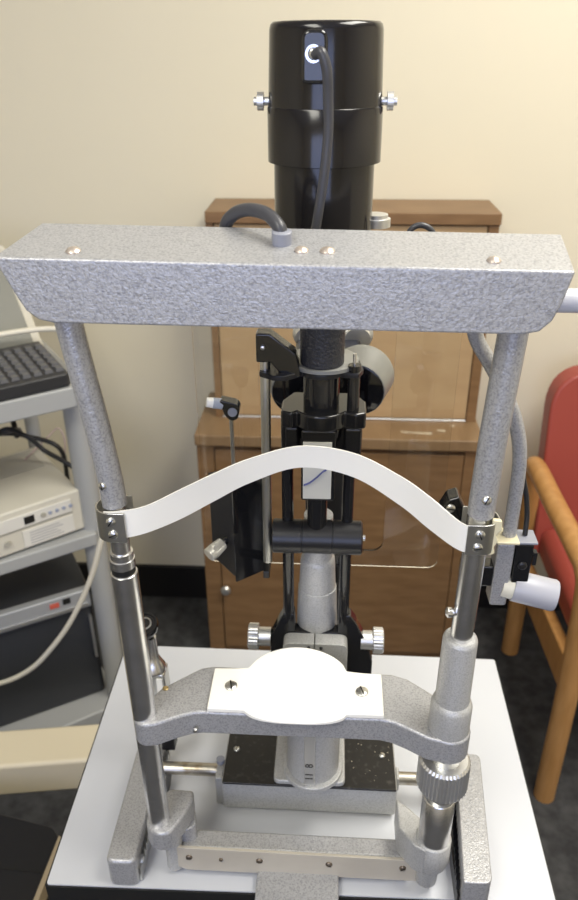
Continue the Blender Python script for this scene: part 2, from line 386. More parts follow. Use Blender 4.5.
# cables on the ivory device
def cable(name, pts, r, m, label, group=None):
    bm = nb(); tube(bm, pts, r, 10, 8); o = obj(name, bm, m); tag(o, label, 'cable', group); return o
def cp(a, b, z): return (CM() @ Vector((a, b, z)))[:]
cable('power_cable', [cp(-0.3, 0.10, 0.712), cp(-0.16, 0.16, 0.730), cp(-0.09, 0.20, 0.775), cp(-0.05, 0.17, 0.765), cp(-0.02, 0.15, 0.730), cp(0.028, 0.10, 0.690), cp(0.034, 0.13, 0.62)], 0.005, CABLEB, 'thick black cable looping down beside the right side of the ivory recorder')
cable('power_cable', [cp(-0.34, 0.17, 0.712), cp(-0.20, 0.21, 0.74), cp(-0.10, 0.23, 0.755), cp(-0.03, 0.22, 0.735), cp(0.02, 0.19, 0.705), cp(0.028, 0.2, 0.62)], 0.005, CABLEB, 'black cable lying across the back of the ivory recorder')
cable('power_cable', [cp(-0.30, 0.22, 0.79), cp(-0.19, 0.23, 0.80), cp(-0.10, 0.24, 0.81), cp(-0.06, 0.25, 0.785), cp(-0.05, 0.27, 0.72)], 0.006, CABLEB, 'black cable arching highest in the tangle above the ivory recorder')
cable('power_cable', [cp(-0.3, 0.14, 0.76), cp(-0.2, 0.17, 0.755), cp(-0.13, 0.20, 0.765), cp(-0.06, 0.22, 0.76), cp(-0.045, 0.25, 0.74)], 0.005, CABLEG, 'dark grey cable in the middle of the tangle above the ivory recorder')
cable('thin_cord', [cp(0.0, 0.30, 0.905), cp(-0.01, 0.28, 0.84), cp(-0.03, 0.27, 0.80), cp(-0.035, 0.27, 0.76)], 0.0015, INK, 'thin grey cord hanging from under the top trolley shelf')
cable('thin_cord', [cp(-0.06, 0.18, 0.705), cp(0.0, 0.215, 0.725), cp(0.03, 0.22, 0.74), cp(0.035, 0.20, 0.715), cp(0.025, 0.19, 0.68)], 0.0015, mat('pinkish_cord', (0.45, 0.33, 0.33), 0.5), 'thin pinkish cord curled beside the ivory recorder')
cable('white_cord', [cp(-0.35, 0.10, 1.005), cp(-0.10, 0.128, 1.003), (-0.50, 0.90, 1.003), (-0.433, 0.83, 0.99), (-0.420, 0.765, 0.95), (-0.412, 0.755, 0.85), (-0.402, 0.74, 0.76), (-0.392, 0.71, 0.71), (-0.402, 0.70, 0.66), (-0.437, 0.70, 0.56), (-0.49, 0.70, 0.455), (-0.546, 0.70, 0.374), (-0.60, 0.70, 0.315), (-0.671, 0.70, 0.273), (-0.80, 0.72, 0.22)], 0.0055, CABLEC, 'long cream cable running behind the keyboard and sagging down past the trolley post')

# ================================================================== beige arm and black footrest at lower left
bb = thing('base_arm', (-0.45, 0.46, 0.0), 'beige boxy metal arm low beside the table left edge, in front of the trolley', 'equipment arm')
Mb = Matrix.Translation((-0.36, 0.455, 0.4)) @ Matrix.Rotation(math.radians(8.5), 4, 'Z')
bm = nb(); bx(bm, -0.55, 0.10, -0.04, 0.042, -0.075, 0.0, Mb); obj('beam', bm, BEIGE, bb, bevel=0.008, seg=3)
bm = nb(); bx(bm, -0.54, -0.46, -0.035, 0.035, -0.4, -0.074, Mb); obj('upright', bm, BEIGE, bb, bevel=0.006)
fr = thing('footrest', (-0.46, 0.2, 0.0), 'black flat-topped footrest with a tan side edge, at the lower left corner', 'footrest')
bm = nb(); prism(bm, fillet([(-0.56, 0.318), (-0.396, 0.284), (-0.382, 0.268), (-0.388, 0.12), (-0.56, 0.12)], 0.006), 0.375, 0.40); obj('top', bm, BLKM, fr, bevel=0.002)
bm = nb(); prism(bm, [(-0.3815, 0.27), (-0.373, 0.265), (-0.380, 0.12), (-0.3875, 0.12)], 0.372, 0.402); obj('side_edge', bm, TANE, fr, 'tan side edge strip', bevel=0.001)
bm = nb(); prism(bm, [(-0.56, 0.222), (-0.386, 0.212), (-0.386, 0.209), (-0.56, 0.219)], 0.4, 0.4008); obj('seam', bm, TEDGE, fr)
for x, y in ((-0.54, 0.15), (-0.40, 0.15), (-0.54, 0.29), (-0.40, 0.26)):
    bm = nb(); bx(bm, x-0.015, x+0.015, y-0.015, y+0.015, 0, 0.376); obj('leg', bm, BLKM, fr)

# ================================================================== INSTRUMENT TABLE
tb = thing('instrument_table', (0.003, 0.155, 0), 'pale grey laminate instrument table with a black edge, under the slit lamp', 'table')
tp = fillet([(-0.2465, -0.018), (0.2535, -0.010), (0.2535, 0.3195), (-0.2495, 0.3215)], 0.003)
bm = nb(); prism(bm, tp, 0.748, 0.750); obj('table_top', bm, TABLE, tb)
bm = nb(); prism(bm, fillet([(-0.2485, -0.020), (0.2555, -0.012), (0.2555, 0.3215), (-0.2515, 0.3235)], 0.004), 0.722, 0.7483); obj('edge_band', bm, TEDGE, tb, 'black edge band')
bm = nb(); bx(bm, -0.04, 0.06, 0.10, 0.20, 0.05, 0.7225); obj('column', bm, BEIGE, tb, bevel=0.01)
bm = nb(); bx(bm, -0.20, 0.22, 0.02, 0.30, 0.0, 0.05); obj('base_foot', bm, BEIGE, tb, bevel=0.012)

# ================================================================== HEADREST FRAME
hr = thing('headrest_frame', (0, 0.0, 0.7505), 'hammertone grey chin and forehead rest frame with chrome posts clamped to the table front', 'chin rest')
# top beam
bm = nb()
Lf, Rf = -0.1755, 0.1605
front = [(-0.1725, 1.373), (-0.1635, 1.346), (-0.150, 1.334), (0.136, 1.332), (0.150, 1.338), (0.1575, 1.369)]
front = [(Lf, 1.3755), (-0.1665, 1.3540), (-0.1608, 1.3430), (-0.1540, 1.3375), (-0.145, 1.3355), (0.136, 1.3325), (0.1455, 1.3345), (0.1520, 1.3410), (0.1562, 1.3520), (Rf, 1.3705)]
back = [(-0.1640, 1.384), (-0.1615, 1.3600), (-0.1570, 1.3480), (-0.1520, 1.3420), (-0.145, 1.3400), (0.136, 1.3370), (0.1470, 1.3390), (0.1530, 1.3455), (0.1590, 1.3570), (0.1655, 1.3795)]
A = [bm.verts.new((x, -0.030, z)) for x, z in front]; B = [bm.verts.new((x, 0.026, z)) for x, z in back]
n = len(A)
for i in range(n): bm.faces.new((A[i], A[(i+1) % n], B[(i+1) % n], B[i]))
bm.faces.new(A[::-1]); bm.faces.new(B)
beam = obj('beam', bm, HAM, hr, bevel=0.0015)
def ztop(y, x=0.0): return 1.3755-(x+0.1755)*0.01488+(y+0.03)*0.156
nrm = (0.015, -0.155, 0.99)
for x, y, r in ((-0.1305, -0.019, 0.0045), (0.1165, -0.018, 0.0042), (0.0045, -0.010, 0.0043), (0.0200, -0.010, 0.0046)):
    bm = nb(); lathe(bm, (x, y, ztop(y, x)-0.0003), nrm, [(0, r), (0.001, r), (0.0022, r*0.75), (0.003, r*0.3), (0.0031, 0)], 20); obj('rivet', bm, RIV, beam)
bm = nb(); lathe(bm, (-0.0078, 0.001, ztop(0.001)-0.001), nrm, [(0, 0.0062), (0.0085, 0.0062), (0.009, 0.0055), (0.009, 0.0)], 24); obj('cable_grommet', bm, GREYP, hr, 'blue-grey cable grommet')
bm = nb(); tube(bm, [(-0.0078, 0.001, 1.382), (-0.0100, 0.003, 1.3878), (-0.018, 0.012, 1.3930), (-0.030, 0.022, 1.3935), (-0.041, 0.030, 1.3885), (-0.0468, 0.034, 1.378), (-0.048, 0.037, 1.35), (-0.044, 0.042, 1.32)], 0.0042, 14); obj('lamp_cable', bm, CABLEG, hr, 'grey ribbed cable arching over the beam')
# white end knob
bm = nb(); lathe(bm, (0.1500, 0.004, 1.3435), (1, 0.0, 0.0), [(0, 0.005), (0.012, 0.005), (0.0125, 0.0075), (0.06, 0.0075), (0.062, 0.006), (0.062, 0)], 24); obj('end_knob', bm, ENDK, hr, 'pale cylinder knob at right end of beam')
# posts: left
def post(path, r, m, name='upright_sleeve', lab=None):
    bm = nb(); tube(bm, path, r, 24, 8); return obj(name, bm, m, hr, lab)
post([(-0.1475, 0, 1.342), (-0.1465, 0, 1.325), (-0.1425, 0, 1.292), (-0.138, 0, 1.258), (-0.1348, 0, 1.228), (-0.1328, 0, 1.205), (-0.1322, 0, 1.188)], 0.0090, HAM)
bm = nb(); lathe(bm, (-0.132, 0, 1.190), (0, 0, -1), [(0, 0.0072), (0.044, 0.0072), (0.0445, 0.0088), (0.050, 0.0088), (0.0505, 0.0097), (0.0575, 0.0097), (0.0580, 0.008)], 32); obj('inner_post', bm, CHROME, hr, 'narrow chrome post section')
bm = nb(); lathe(bm, (-0.132, 0, 1.1325), (0, 0, -1), [(0, 0.0092), (0.006, 0.0092)], 32); obj('gasket', bm, TEDGE, hr, 'black rubber ring')
bm = nb(); lathe(bm, (-0.1318, 0, 1.1270), (0.0025, 0, -0.33), [(0, 0.0092), (0.001, 0.0104), (0.296, 0.0100)], 36); obj('outer_post', bm, CHROME, hr, 'wider polished steel post section')
# posts: right
post([(0.1385, 0, 1.342), (0.1378, 0, 1.325), (0.1362, 0, 1.29), (0.1345, 0, 1.25), (0.1335, 0, 1.215), (0.1330, 0, 1.188)], 0.0096, HAM)
bm = nb(); lathe(bm, (0.1325, 0, 1.190), (-0.0018, 0, -0.13), [(0, 0.0088), (0.125, 0.0088)], 32); obj('inner_post', bm, CHROME, hr, 'polished chrome post section')
bm = nb(); lathe(bm, (0.1305, 0, 1.0735), (0, 0, -1), [(0, 0.0090), (0, 0.0118), (0.0015, 0.0132), (0.004, 0.0138), (0.068, 0.0142), (0.072, 0.0150)], 36); obj('lower_sleeve', bm, HAMF, hr, 'grey painted sleeve')
bm = nb(); lathe(bm, (0.1305, 0, 1.006), (0, 0, -1), [(0, 0.0142), (0.002, 0.0160), (0.006, 0.0172), (0.036, 0.0174)], 36); obj('lower_sleeve', bm, HAMF, hr, 'wider grey painted sleeve')
bm = nb(); lathe(bm, (0.1310, 0, 0.9472), (0, 0, -1), [(0, 0.0135), (0.0120, 0.0135)], 36); obj('neck_collar', bm, STEEL, hr)
bm = nb(); N = 80
prof = [(0.9355, 0.013, 0), (0.9355, 0.0200, 0), (0.9330, 0.0225, 1), (0.9035, 0.0228, 1), (0.9005, 0.0205, 0), (0.9005, 0.011, 0)]
rings = []
for z, r, k in prof:
    rings.append([bm.verts.new((0.131+math.cos(2*math.pi*i/N)*(r-(0.0011 if (k and i % 2) else 0)), math.sin(2*math.pi*i/N)*(r-(0.0011 if (k and i % 2) else 0)), z)) for i in range(N)])
for a, b in zip(rings, rings[1:]):
    for i in range(N): bm.faces.new((a[i], a[(i+1) % N], b[(i+1) % N], b[i]))
bm.faces.new(rings[0]); bm.faces.new(rings[-1][::-1])
obj('knurled_ring', bm, ALU, hr, 'knurled silver height adjusting ring', smooth=20)
bm = nb(); lathe(bm, (0.131, 0, 0.9008), (0, 0, -1), [(0, 0.0125), (0.018, 0.0125)], 32); obj('neck_collar', bm, STEEL, hr)
bm = nb(); lathe(bm, (0.1305, 0, 0.886), (0, 0, -1), [(0, 0.0115), (0, 0.0140), (0.001, 0.0148), (0.060, 0.0148)], 36); obj('outer_post', bm, CHROME, hr, 'short chrome cylinder')
# band clamps
def clamp(cx, s):
    bm = nb(); ro, ri = 0.0132, 0.0118
    pts = []
    for k in range(13):
        a = math.radians(-90 - s*(0) + s*180 * k/12 * 1.0)
        pts.append((cx + math.cos(a)*ro, math.sin(a)*ro))
    arc_o = [(cx - s*0.0*1 + math.cos(math.radians(90+s*0))*0, 0)]
    # U-plate: straight front, rounded outer side, straight back
    o_, i_ = [], []
    xin = cx + s*0.010
    for R_, L_ in ((ro, o_), (ri, i_)):
        L_.append((xin, -R_))
        for k in range(13):
            a = -math.pi/2 - s*math.pi*k/12
            L_.append((cx - s*0.001 + math.cos(a)*R_, math.sin(a)*R_))
        L_.append((xin, R_))
    poly = o_ + i_[::-1]
    prism(bm, poly, -0.0125, 0.0125)
    return bm
bm = clamp(-0.1325, 1); bm.transform(Matrix.Translation((0, 0, 1.1750))); cl = obj('band_clamp', bm, STEEL, hr, bevel=0.0004)
screw(cl, (-0.1325, -0.0132, 1.1805), (0, -1, 0), 0.0036); screw(cl, (-0.1320, -0.0132, 1.1695), (0, -1, 0), 0.0036)
bm = clamp(0.1325, -1); bm.transform(Matrix.Translation((0, 0, 1.1735))); cl = obj('band_clamp', bm, STEEL, hr, bevel=0.0004)
screw(cl, (0.1315, -0.0132, 1.1785), (0, -1, 0), 0.0036); screw(cl, (0.1310, -0.0132, 1.1675), (0, -1, 0), 0.0036)
bm = nb(); random.seed(3)
pl = [(0.1355+random.random()*0.003, -0.009, 1.158)] 
poly = [(0.1400, 1.158), (0.1445, 1.160), (0.1435, 1.166), (0.1460, 1.171), (0.1440, 1.176), (0.1475, 1.181), (0.1465, 1.1885), (0.1400, 1.189)]
prism(bm, poly, -0.010, -0.006, 'xz'); obj('glue_residue', bm, YELG, hr, 'crusty pale glue residue', bevel=0.0012)
screw(hr, (-0.1365, -0.0085, 1.208), (-0.2, -1, 0.1), 0.0030); screw(hr, (0.1335, -0.0094, 1.2050), (0, -1, 0.2), 0.0034)
bm = nb(); lathe(bm, (0.1225, -0.001, 1.098), (-1, -0.1, 0), [(0, 0.003), (0.002, 0.0042), (0.005, 0.0042), (0.0065, 0.002), (0.0065, 0)], 16); obj('lock_screw', bm, CHROME, hr)
# forehead band
top = [(-0.138, -0.0105, 1.1875), (-0.1266, -0.0105, 1.1884), (-0.1074, -0.006, 1.1908), (-0.0841, 0.005, 1.1984), (-0.0599, 0.018, 1.2056), (-0.035, 0.03, 1.2119), (0.0019, 0.04, 1.2181), (0.0416, 0.035, 1.2159), (0.0759, 0.02, 1.2058), (0.0969, 0.006, 1.1971), (0.12, -0.0100, 1.1852), (0.137, -0.0105, 1.1845)]
bot = [(-0.138, -0.0105, 1.1640), (-0.1266, -0.0105, 1.1651), (-0.1096, -0.006, 1.1673), (-0.0859, 0.005, 1.173), (-0.0612, 0.018, 1.1818), (-0.0357, 0.03, 1.1910), (0.0019, 0.04, 1.1998), (0.0424, 0.035, 1.1955), (0.0777, 0.02, 1.1808), (0.0996, 0.006, 1.1690), (0.12, -0.0100, 1.1625), (0.137, -0.0105, 1.1620)]
T = catmull(top, 8); Bt = catmull(bot, 8)
bm = nb(); rows = []
for i_, (a, b) in enumerate(zip(T, Bt)):
    tg = (T[min(i_+1, len(T)-1)]-T[max(i_-1, 0)]).normalized(); nn = tg.cross((a-b).normalized()).normalized()*0.0006
    rows.append([bm.verts.new(b-nn), bm.verts.new(a-nn), bm.verts.new(a+nn), bm.verts.new(b+nn)])
for r0, r1 in zip(rows, rows[1:]):
    for k in range(4): bm.faces.new((r0[k], r1[k], r1[(k+1) % 4], r0[(k+1) % 4]))
bm.faces.new(rows[0]); bm.faces.new(rows[-1][::-1])
band = obj('forehead_band', bm, WHITE, hr, 'white plastic forehead strip bowed between the posts')
# chin rest arms casting
def arc(cx, cy, r, a0, a1, n=10): return [(cx+math.cos(math.radians(a0+(a1-a0)*k/n))*r, cy+math.sin(math.radians(a0+(a1-a0)*k/n))*r) for k in range(n+1)]
poly = arc(-0.1275, -0.001, 0.0125, 120, 265) + [(-0.120, -0.0125), (-0.104, -0.004), (-0.090, 0.002), (-0.082, 0.0035)] + [(0.074, 0.0035), (0.084, 0.001), (0.096, -0.005), (0.112, -0.0145)] \
     + arc(0.1310, -0.001, 0.0180, 240, 400) + [(0.128, 0.030), (0.100, 0.053), (0.086, 0.058), (-0.078, 0.060), (-0.090, 0.057), (-0.122, 0.030)]
bm = nb(); prism(bm, poly, 0.9470, 0.9740); obj('chin_rest_arm', bm, HAM, hr, bevel=0.0030, seg=3)
bm = nb(); lathe(bm, (-0.118, 0.029, 0.9735), (0, 0, 1), [(0, 0.0028), (0.001, 0.0028), (0.0015, 0.002), (0.0015, 0)], 16); obj('stud', bm, mat('brass_stud', (0.55, 0.42, 0.2), 0.4, 0.8), hr, 'small brass stud')
screw(hr, (-0.087, -0.0015, 0.957), (0, -1, 0), 0.0022, slot=False)
# chin cup
bm = nb(); NX, NY = 48, 14; top_v, bot_v = [], []
def bulge(x):
    t = abs(x-0.0005)/0.0435
    return max(0.0, 1-t**3.0)**0.6 if t < 1 else 0.0
for i in range(NX+1):
    x = -0.0765+0.1525*i/NX; b = bulge(x)
    f = 0.0035 - 0.0100*b; k = 0.0515 + 0.0200*b
    rt, rb = [], []
    for j in range(NY+1):
        t = j/NY; y = f+(k-f)*t
        c = math.exp(-(x/0.036)**2)
        z = 0.9800 + c*(0.010*max(0, t-0.72)/0.28 - 0.0045*math.sin(math.pi*min(1, t*1.2)) - 0.003*(1-t)) - 0.0006*abs(x)/0.07
        rt.append(bm.verts.new((x, y, z))); rb.append(bm.verts.new((x, y, 0.9742 - 0.0*c)))
    top_v.append(rt); bot_v.append(rb)
for i in range(NX):
    for j in range(NY):
        bm.faces.new((top_v[i][j], top_v[i+1][j], top_v[i+1][j+1], top_v[i][j+1]))
        bm.faces.new((bot_v[i][j], bot_v[i][j+1], bot_v[i+1][j+1], bot_v[i+1][j]))
    bm.faces.new((top_v[i][0], bot_v[i][0], bot_v[i+1][0], top_v[i+1][0]))
    bm.faces.new((top_v[i][NY], top_v[i+1][NY], bot_v[i+1][NY], bot_v[i][NY]))
for i in (0, NX):
    for j in range(NY): bm.faces.new((top_v[i][j], top_v[i][j+1], bot_v[i][j+1], bot_v[i][j]))
cup = obj('chin_cup', bm, WHITE, hr, 'white plastic chin rest plate', bevel=0.0012, smooth=50)
screw(cup, (-0.0587, 0.0300, 0.9797), (0, 0, 1), 0.0055); screw(cup, (0.0578, 0.0290, 0.9797), (0, 0, 1), 0.0055)
# foot collars and crossbar
bm = nb(); poly = arc(-0.1275, -0.001, 0.0205, 100, 300) + [(-0.104, 0.006), (-0.0985, 0.022), (-0.0985, 0.047), (-0.112, 0.050)]
poly = [(-0.1270, 0.034)] + arc(-0.1255, 0.000, 0.0165, 165, 310) + [(-0.1070, 0.004), (-0.1010, 0.020), (-0.1020, 0.033)]
bm = nb(); prism(bm, poly, 0.8080, 0.8340); obj('foot_collar', bm, HAM, hr, bevel=0.0035, seg=3)
bm = nb(); prism(bm, fillet([(-0.125, 0.033), (-0.102, 0.032), (-0.0975, 0.012), (-0.108, 0.006), (-0.124, 0.012)], 0.005), 0.7515, 0.8085); obj('foot_web', bm, HAM, hr, bevel=0.002)
bm = nb(); cyl(bm, (-0.1205, 0.006, 0.7575), (-0.1205, 0.006, 0.8085), 0.0085); obj('post_end', bm, HAMF, hr)
bm = nb(); lathe(bm, (0.1305, 0, 0.828), (0, 0, -1), [(0, 0.0150), (0.002, 0.0166), (0.030, 0.0168), (0.038, 0.0145), (0.0385, 0.0)], 36)
poly = [(0.126, 0.014), (0.110, 0.030), (0.098, 0.040), (0.098, 0.008), (0.112, -0.010), (0.122, -0.0150)]
prism(bm, poly, 0.790, 0.826); obj('foot_collar', bm, HAMF, hr, bevel=0.002)
bm = nb(); lathe(bm, (0.128, 0.000, 0.790), (0.0, 0, -1), [(0, 0.0110), (0.026, 0.0105), (0.030, 0.008), (0.030, 0)], 24); obj('post_end', bm, HAMF, hr)
bm = nb(); bx(bm, -0.112, 0.112, 0.0022, 0.0225, 0.752, 0.7895); obj('crossbar', bm, HAM, hr, bevel=0.003, seg=3)
bm = nb(); prism(bm, [(-0.1165, 0.7925), (-0.1165, 0.7635), (-0.108, 0.7585), (0.1195, 0.7590), (0.1195, 0.7800), (0.1100, 0.7905)], -0.0012, 0.0018, 'xz'); pt = obj('front_plate', bm, CREAMP, hr, 'cream metal strip with five screws', bevel=0.0005)
for x in (-0.1045, -0.035, 0.033, 0.1045): screw(pt, (x, -0.0014, 0.779), (0, -1, 0), 0.0033, BRONZE)
screw(pt, (-0.073, -0.0014, 0.778), (0, -1, 0), 0.002, BRONZE, slot=False)
bm = nb(); prism(bm, [(-0.034, 0.650), (-0.0205, 0.650), (-0.0205, 0.7512), (0.0018, 0.7512), (0.0018, 0.762), (-0.034, 0.762)], -0.0375, 0.0430, 'yz'); obj('table_clamp', bm, HAM, hr, 'grey clamp block over table edge', bevel=0.002)

# fixation lamp on its arm
bm = nb(); tube(bm, [(0.118, 0.036, 1.345), (0.1205, 0.046, 1.318), (0.126, 0.05, 1.300), (0.1370, 0.05, 1.283), (0.150, 0.05, 1.261), (0.1600, 0.05, 1.240), (0.1665, 0.05, 1.218), (0.1690, 0.05, 1.198), (0.1695, 0.05, 1.175), (0.1695, 0.05, 1.150), (0.1695, 0.05, 1.128)], 0.0054, 18); fa = obj('fixation_arm', bm, HAM, hr, 'bent grey arm of the fixation light')
bm = nb(); bx(bm, 0.1595, 0.1735, 0.040, 0.058, 1.072, 1.134); obj('arm_block', bm, HAM, fa, bevel=0.002)
bm = nb(); bx(bm, 0.158, 0.176, 0.038, 0.060, 1.1345, 1.137); obj('block_cap', bm, YELG, fa, 'yellowed cap with glue', bevel=0.001)
bm = nb(); bx(bm, 0.1742, 0.188, 0.040, 0.058, 1.096, 1.134); obj('switch_box', bm, BLK, fa, 'black switch box', bevel=0.0012)
bm = nb(); bx(bm, 0.174, 0.1905, 0.0395, 0.0585, 1.1342, 1.1365); obj('switch_cover', bm, GREYP, fa, bevel=0.0008)
screw(fa, (0.181, 0.0398, 1.114), (0, -1, 0), 0.0038, BLKM)
bm = nb(); cyl(bm, (0.187, 0.049, 1.119), (0.1925, 0.049, 1.119), 0.0022); bx(bm, 0.1905, 0.1935, 0.046, 0.052, 1.110, 1.122); obj('lever', bm, BLKM, fa)
bm = nb(); lathe(bm, (0.1700, 0.0495, 1.089), (1, -0.17, -0.15), [(0, 0.0118), (0.009, 0.0118)], 32); obj('lamp_collar', bm, mat('cream_collar', (0.74, 0.71, 0.58), 0.4), fa)
bm = nb(); lathe(bm, (0.1787, 0.0480, 1.0877), (1, -0.17, -0.15), [(0, 0.0131), (0.033, 0.0133), (0.035, 0.0124), (0.035, 0.0118), (0.032, 0.0112), (0.032, 0)], 36); obj('lamp_barrel', bm, LILAC, fa, 'pale lilac-grey lamp barrel')
bm = nb(); bx(bm, 0.134, 0.160, 0.042, 0.056, 1.090, 1.110); obj('link', bm, BLK, fa, 'black link joining arm to post', bevel=0.0015)
bm = nb(); cyl(bm, (0.150, 0.049, 1.0885), (0.150, 0.049, 1.093), 0.005); obj('link_bolt', bm, BLKM, fa)
bm = nb(); tube(bm, [(0.1725, 0.056, 1.200), (0.1755, 0.056, 1.185), (0.1795, 0.055, 1.170), (0.182, 0.053, 1.153), (0.182, 0.050, 1.1370)], 0.0021, 10); obj('lamp_wire', bm, CABLEB, fa, 'thin black wire')
bm = nb(); prism(bm, [(0.1085, 1.160), (0.1105, 1.170), (0.1150, 1.180), (0.1225, 1.183), (0.131, 1.166), (0.129, 1.156), (0.113, 1.154)], 0.030, 0.046, 'xz'); tri = obj('target_bracket', bm, BLK, hr, 'black angular bracket behind right post', bevel=0.0015)
screw(tri, (0.1170, 0.0298, 1.173), (0, -1, 0), 0.0035); bm = nb(); bx(bm, 0.125, 0.1288, 0.008, 0.034, 1.156, 1.163); obj('bracket_link', bm, BLKM, hr)

# ================================================================== GUIDE RAILS
def guide(pts_top, dx_in, label, inner):
    x0, x1, y0, y1, zt = pts_top
    t = thing('guide_rail', ((x0+x1)/2, (y0+y1)/2, 0.7502), label, 'guide rail')
    bm = nb(); prism(bm, fillet([(x0, y0), (x1, y0), (x1+dx_in, y1), (x0+dx_in, y1)], [0.008, 0.008, 0.008, 0.008] if inner > 0 else [0.002, 0.008, 0.008, 0.002]), 0.7503, zt)
    obj('housing', bm, HAM, t, bevel=0.004, seg=4)
    xi = x1 if inner > 0 else x0
    sgn = 1 if inner > 0 else -1
    bm = nb(); k = 0
    while y0+0.012+k*0.0068 < y1-0.012:
        y = y0+0.012+k*0.0068; xx = xi+dx_in*(y-y0)/(y1-y0)
        prism(bm, [(y, 0.7700), (y+0.0055, 0.7700), (y+0.00275, 0.7810)], xx, xx+sgn*0.0035, 'yz'); k += 1
    bx(bm, min(xi+0*sgn, xi+0.002*sgn)-0.0, max(xi, xi+0.002*sgn), y0+0.006, y1-0.006, 0.752, 0.7705)
    obj('gear_rack', bm, STEEL if inner > 0 else BLKM, t)
    return t
guide((-0.1835, -0.1535, -0.0165, 0.140, 0.789), 0.0, 'grey hammertone guide rail cover with gear teeth on the left side of the table', 1)
guide((0.1575, 0.1840, -0.026, 0.120, 0.800), 0.012, 'grey hammertone guide rail cover on the right side of the table', -1)

# ================================================================== SLIT LAMP
sl = thing('slit_lamp', (0.012, 0.12, 0.7505), 'black and grey slit lamp microscope with tall black lamp housing on a sliding base', 'slit lamp')
bm = nb(); bx(bm, -0.082, 0.1035, 0.072, 0.185, 0.756, 0.7965); base = obj('base', bm, HAMF, sl, bevel=0.0025)
bm = nb(); bx(bm, -0.0805, 0.102, 0.0695, 0.185, 0.7965, 0.7995); obj('base_cover', bm, DUSTY, base, 'glossy black base top with dust', bevel=0.001)
for x in (-0.070, 0.089): screw(base, (x, 0.113, 0.7995), (0, 0, 1), 0.0035)
bm = nb(); random.seed(5)
for k in range(16):
    a = 0.055+random.random()*0.043; b = 0.08+random.random()*0.05; r = 0.0002+random.random()*0.0005
    prism(bm, [(a-r, b), (a, b-r), (a+r, b), (a, b+r)], 0.7995, 0.7998)
obj('dust_specks', bm, DRY, base, 'pale dust specks')
for xa, xb in ((-0.150, -0.080), (0.100, 0.155)):
    bm = nb(); cyl(bm, (xa, 0.096, 0.7855), (xb, 0.096, 0.7855), 0.0068); obj('slide_axle', bm, mat('stained_axle', (0.48, 0.45, 0.39), 0.32, 1.0, None, ((0.30, 0.24, 0.16), 90, 0.5, 0.75)), sl, 'stained chrome axle')
bm = nb(); bx(bm, -0.090, -0.0825, 0.080, 0.104, 0.7515, 0.7925); obj('axle_bracket', bm, HAMF, sl, bevel=0.001)
bm = nb(); lathe(bm, (-0.0860, 0.098, 0.790), (0, 0, 1), [(0, 0.002), (0.006, 0.002), (0.006, 0.0045), (0.011, 0.0045), (0.011, 0)], 20); obj('lock_knob', bm, GREYP, sl)
bm = nb(); bx(bm, 0.1038, 0.107, 0.088, 0.104, 0.775, 0.7935); obj('axle_bracket', bm, HAMF, sl, bevel=0.001)
for x, s in ((-0.145, -1), (0.146, 1)):
    bm = nb(); cyl(bm, (x, 0.096, 0.769), (x+s*0.006, 0.096, 0.769), 0.0172); obj('wheel', bm, BLKM, sl)
# column pedestal
cx = 0.0125
bm = nb(); prism(bm, fillet([(-0.0265, 0.070), (0.0485, 0.070), (0.0485, 0.135), (-0.0265, 0.135)], 0.007), 0.7995, 0.806); obj('pedestal_pad', bm, HAMF, sl, bevel=0.002)
bm = nb(); poly = arc(0.0145, 0.090, 0.0275, 180, 360, 20) + [(0.042, 0.128), (-0.013, 0.128)]
prism(bm, poly, 0.806, 0.940); obj('pedestal', bm, HAMF, sl, bevel=0.002)
bm = nb(); poly = arc(0.0145, 0.088, 0.0315, 180, 360, 20) + [(0.046, 0.1), (-0.017, 0.1)]
prism(bm, poly, 0.806, 0.812); obj('pedestal_ring', bm, HAMF, sl, bevel=0.0015)
bm = nb(); bx(bm, 0.006, 0.017, 0.0605, 0.064, 0.812, 0.925); sp = obj('scale_plate', bm, ALU, sl, 'slim scale plate with marks', bevel=0.0008)
for ch_, z in (('8', 0.842), ('11', 0.826)):
    text('scale_mark', ch_, 0.0115, TEDGE, sp, Matrix.Translation((0.0115, 0.0604, z)) @ Matrix.Rotation(math.radians(90), 4, 'X') @ Matrix.Rotation(math.radians(90), 4, 'Z'))
for x0, x1 in ((-0.0165, 0.0138), (0.0146, 0.0462)):
    bm = nb(); prism(bm, fillet([(x0, 0.920), (x1, 0.920), (x1, 0.9745), (x0, 0.9745)], [0.001, 0.001, 0.008 if x1 > 0.02 else 0.001, 0.001 if x1 > 0.02 else 0.008]), 0.0925, 0.108, 'xz'); c_ = obj('column_cap', bm, HAMF, sl, bevel=0.001)
    screw(c_, ((0.0085 if x0 < 0 else 0.0205), 0.0923, 0.970), (0, -1, 0), 0.0016, BLKM, slot=False)
bm = nb(); lathe(bm, (0.0155, 0.128, 0.93), (0, 0, 1), [(0, 0.0205), (0.03, 0.0205), (0.080, 0.0190), (0.088, 0.0186), (0.0885, 0.0178), (0.118, 0.0165), (0.122, 0.0160), (0.124, 0.0140), (0.17, 0.0135)], 40); obj('column', bm, HAMF, sl, 'tapered grey column')
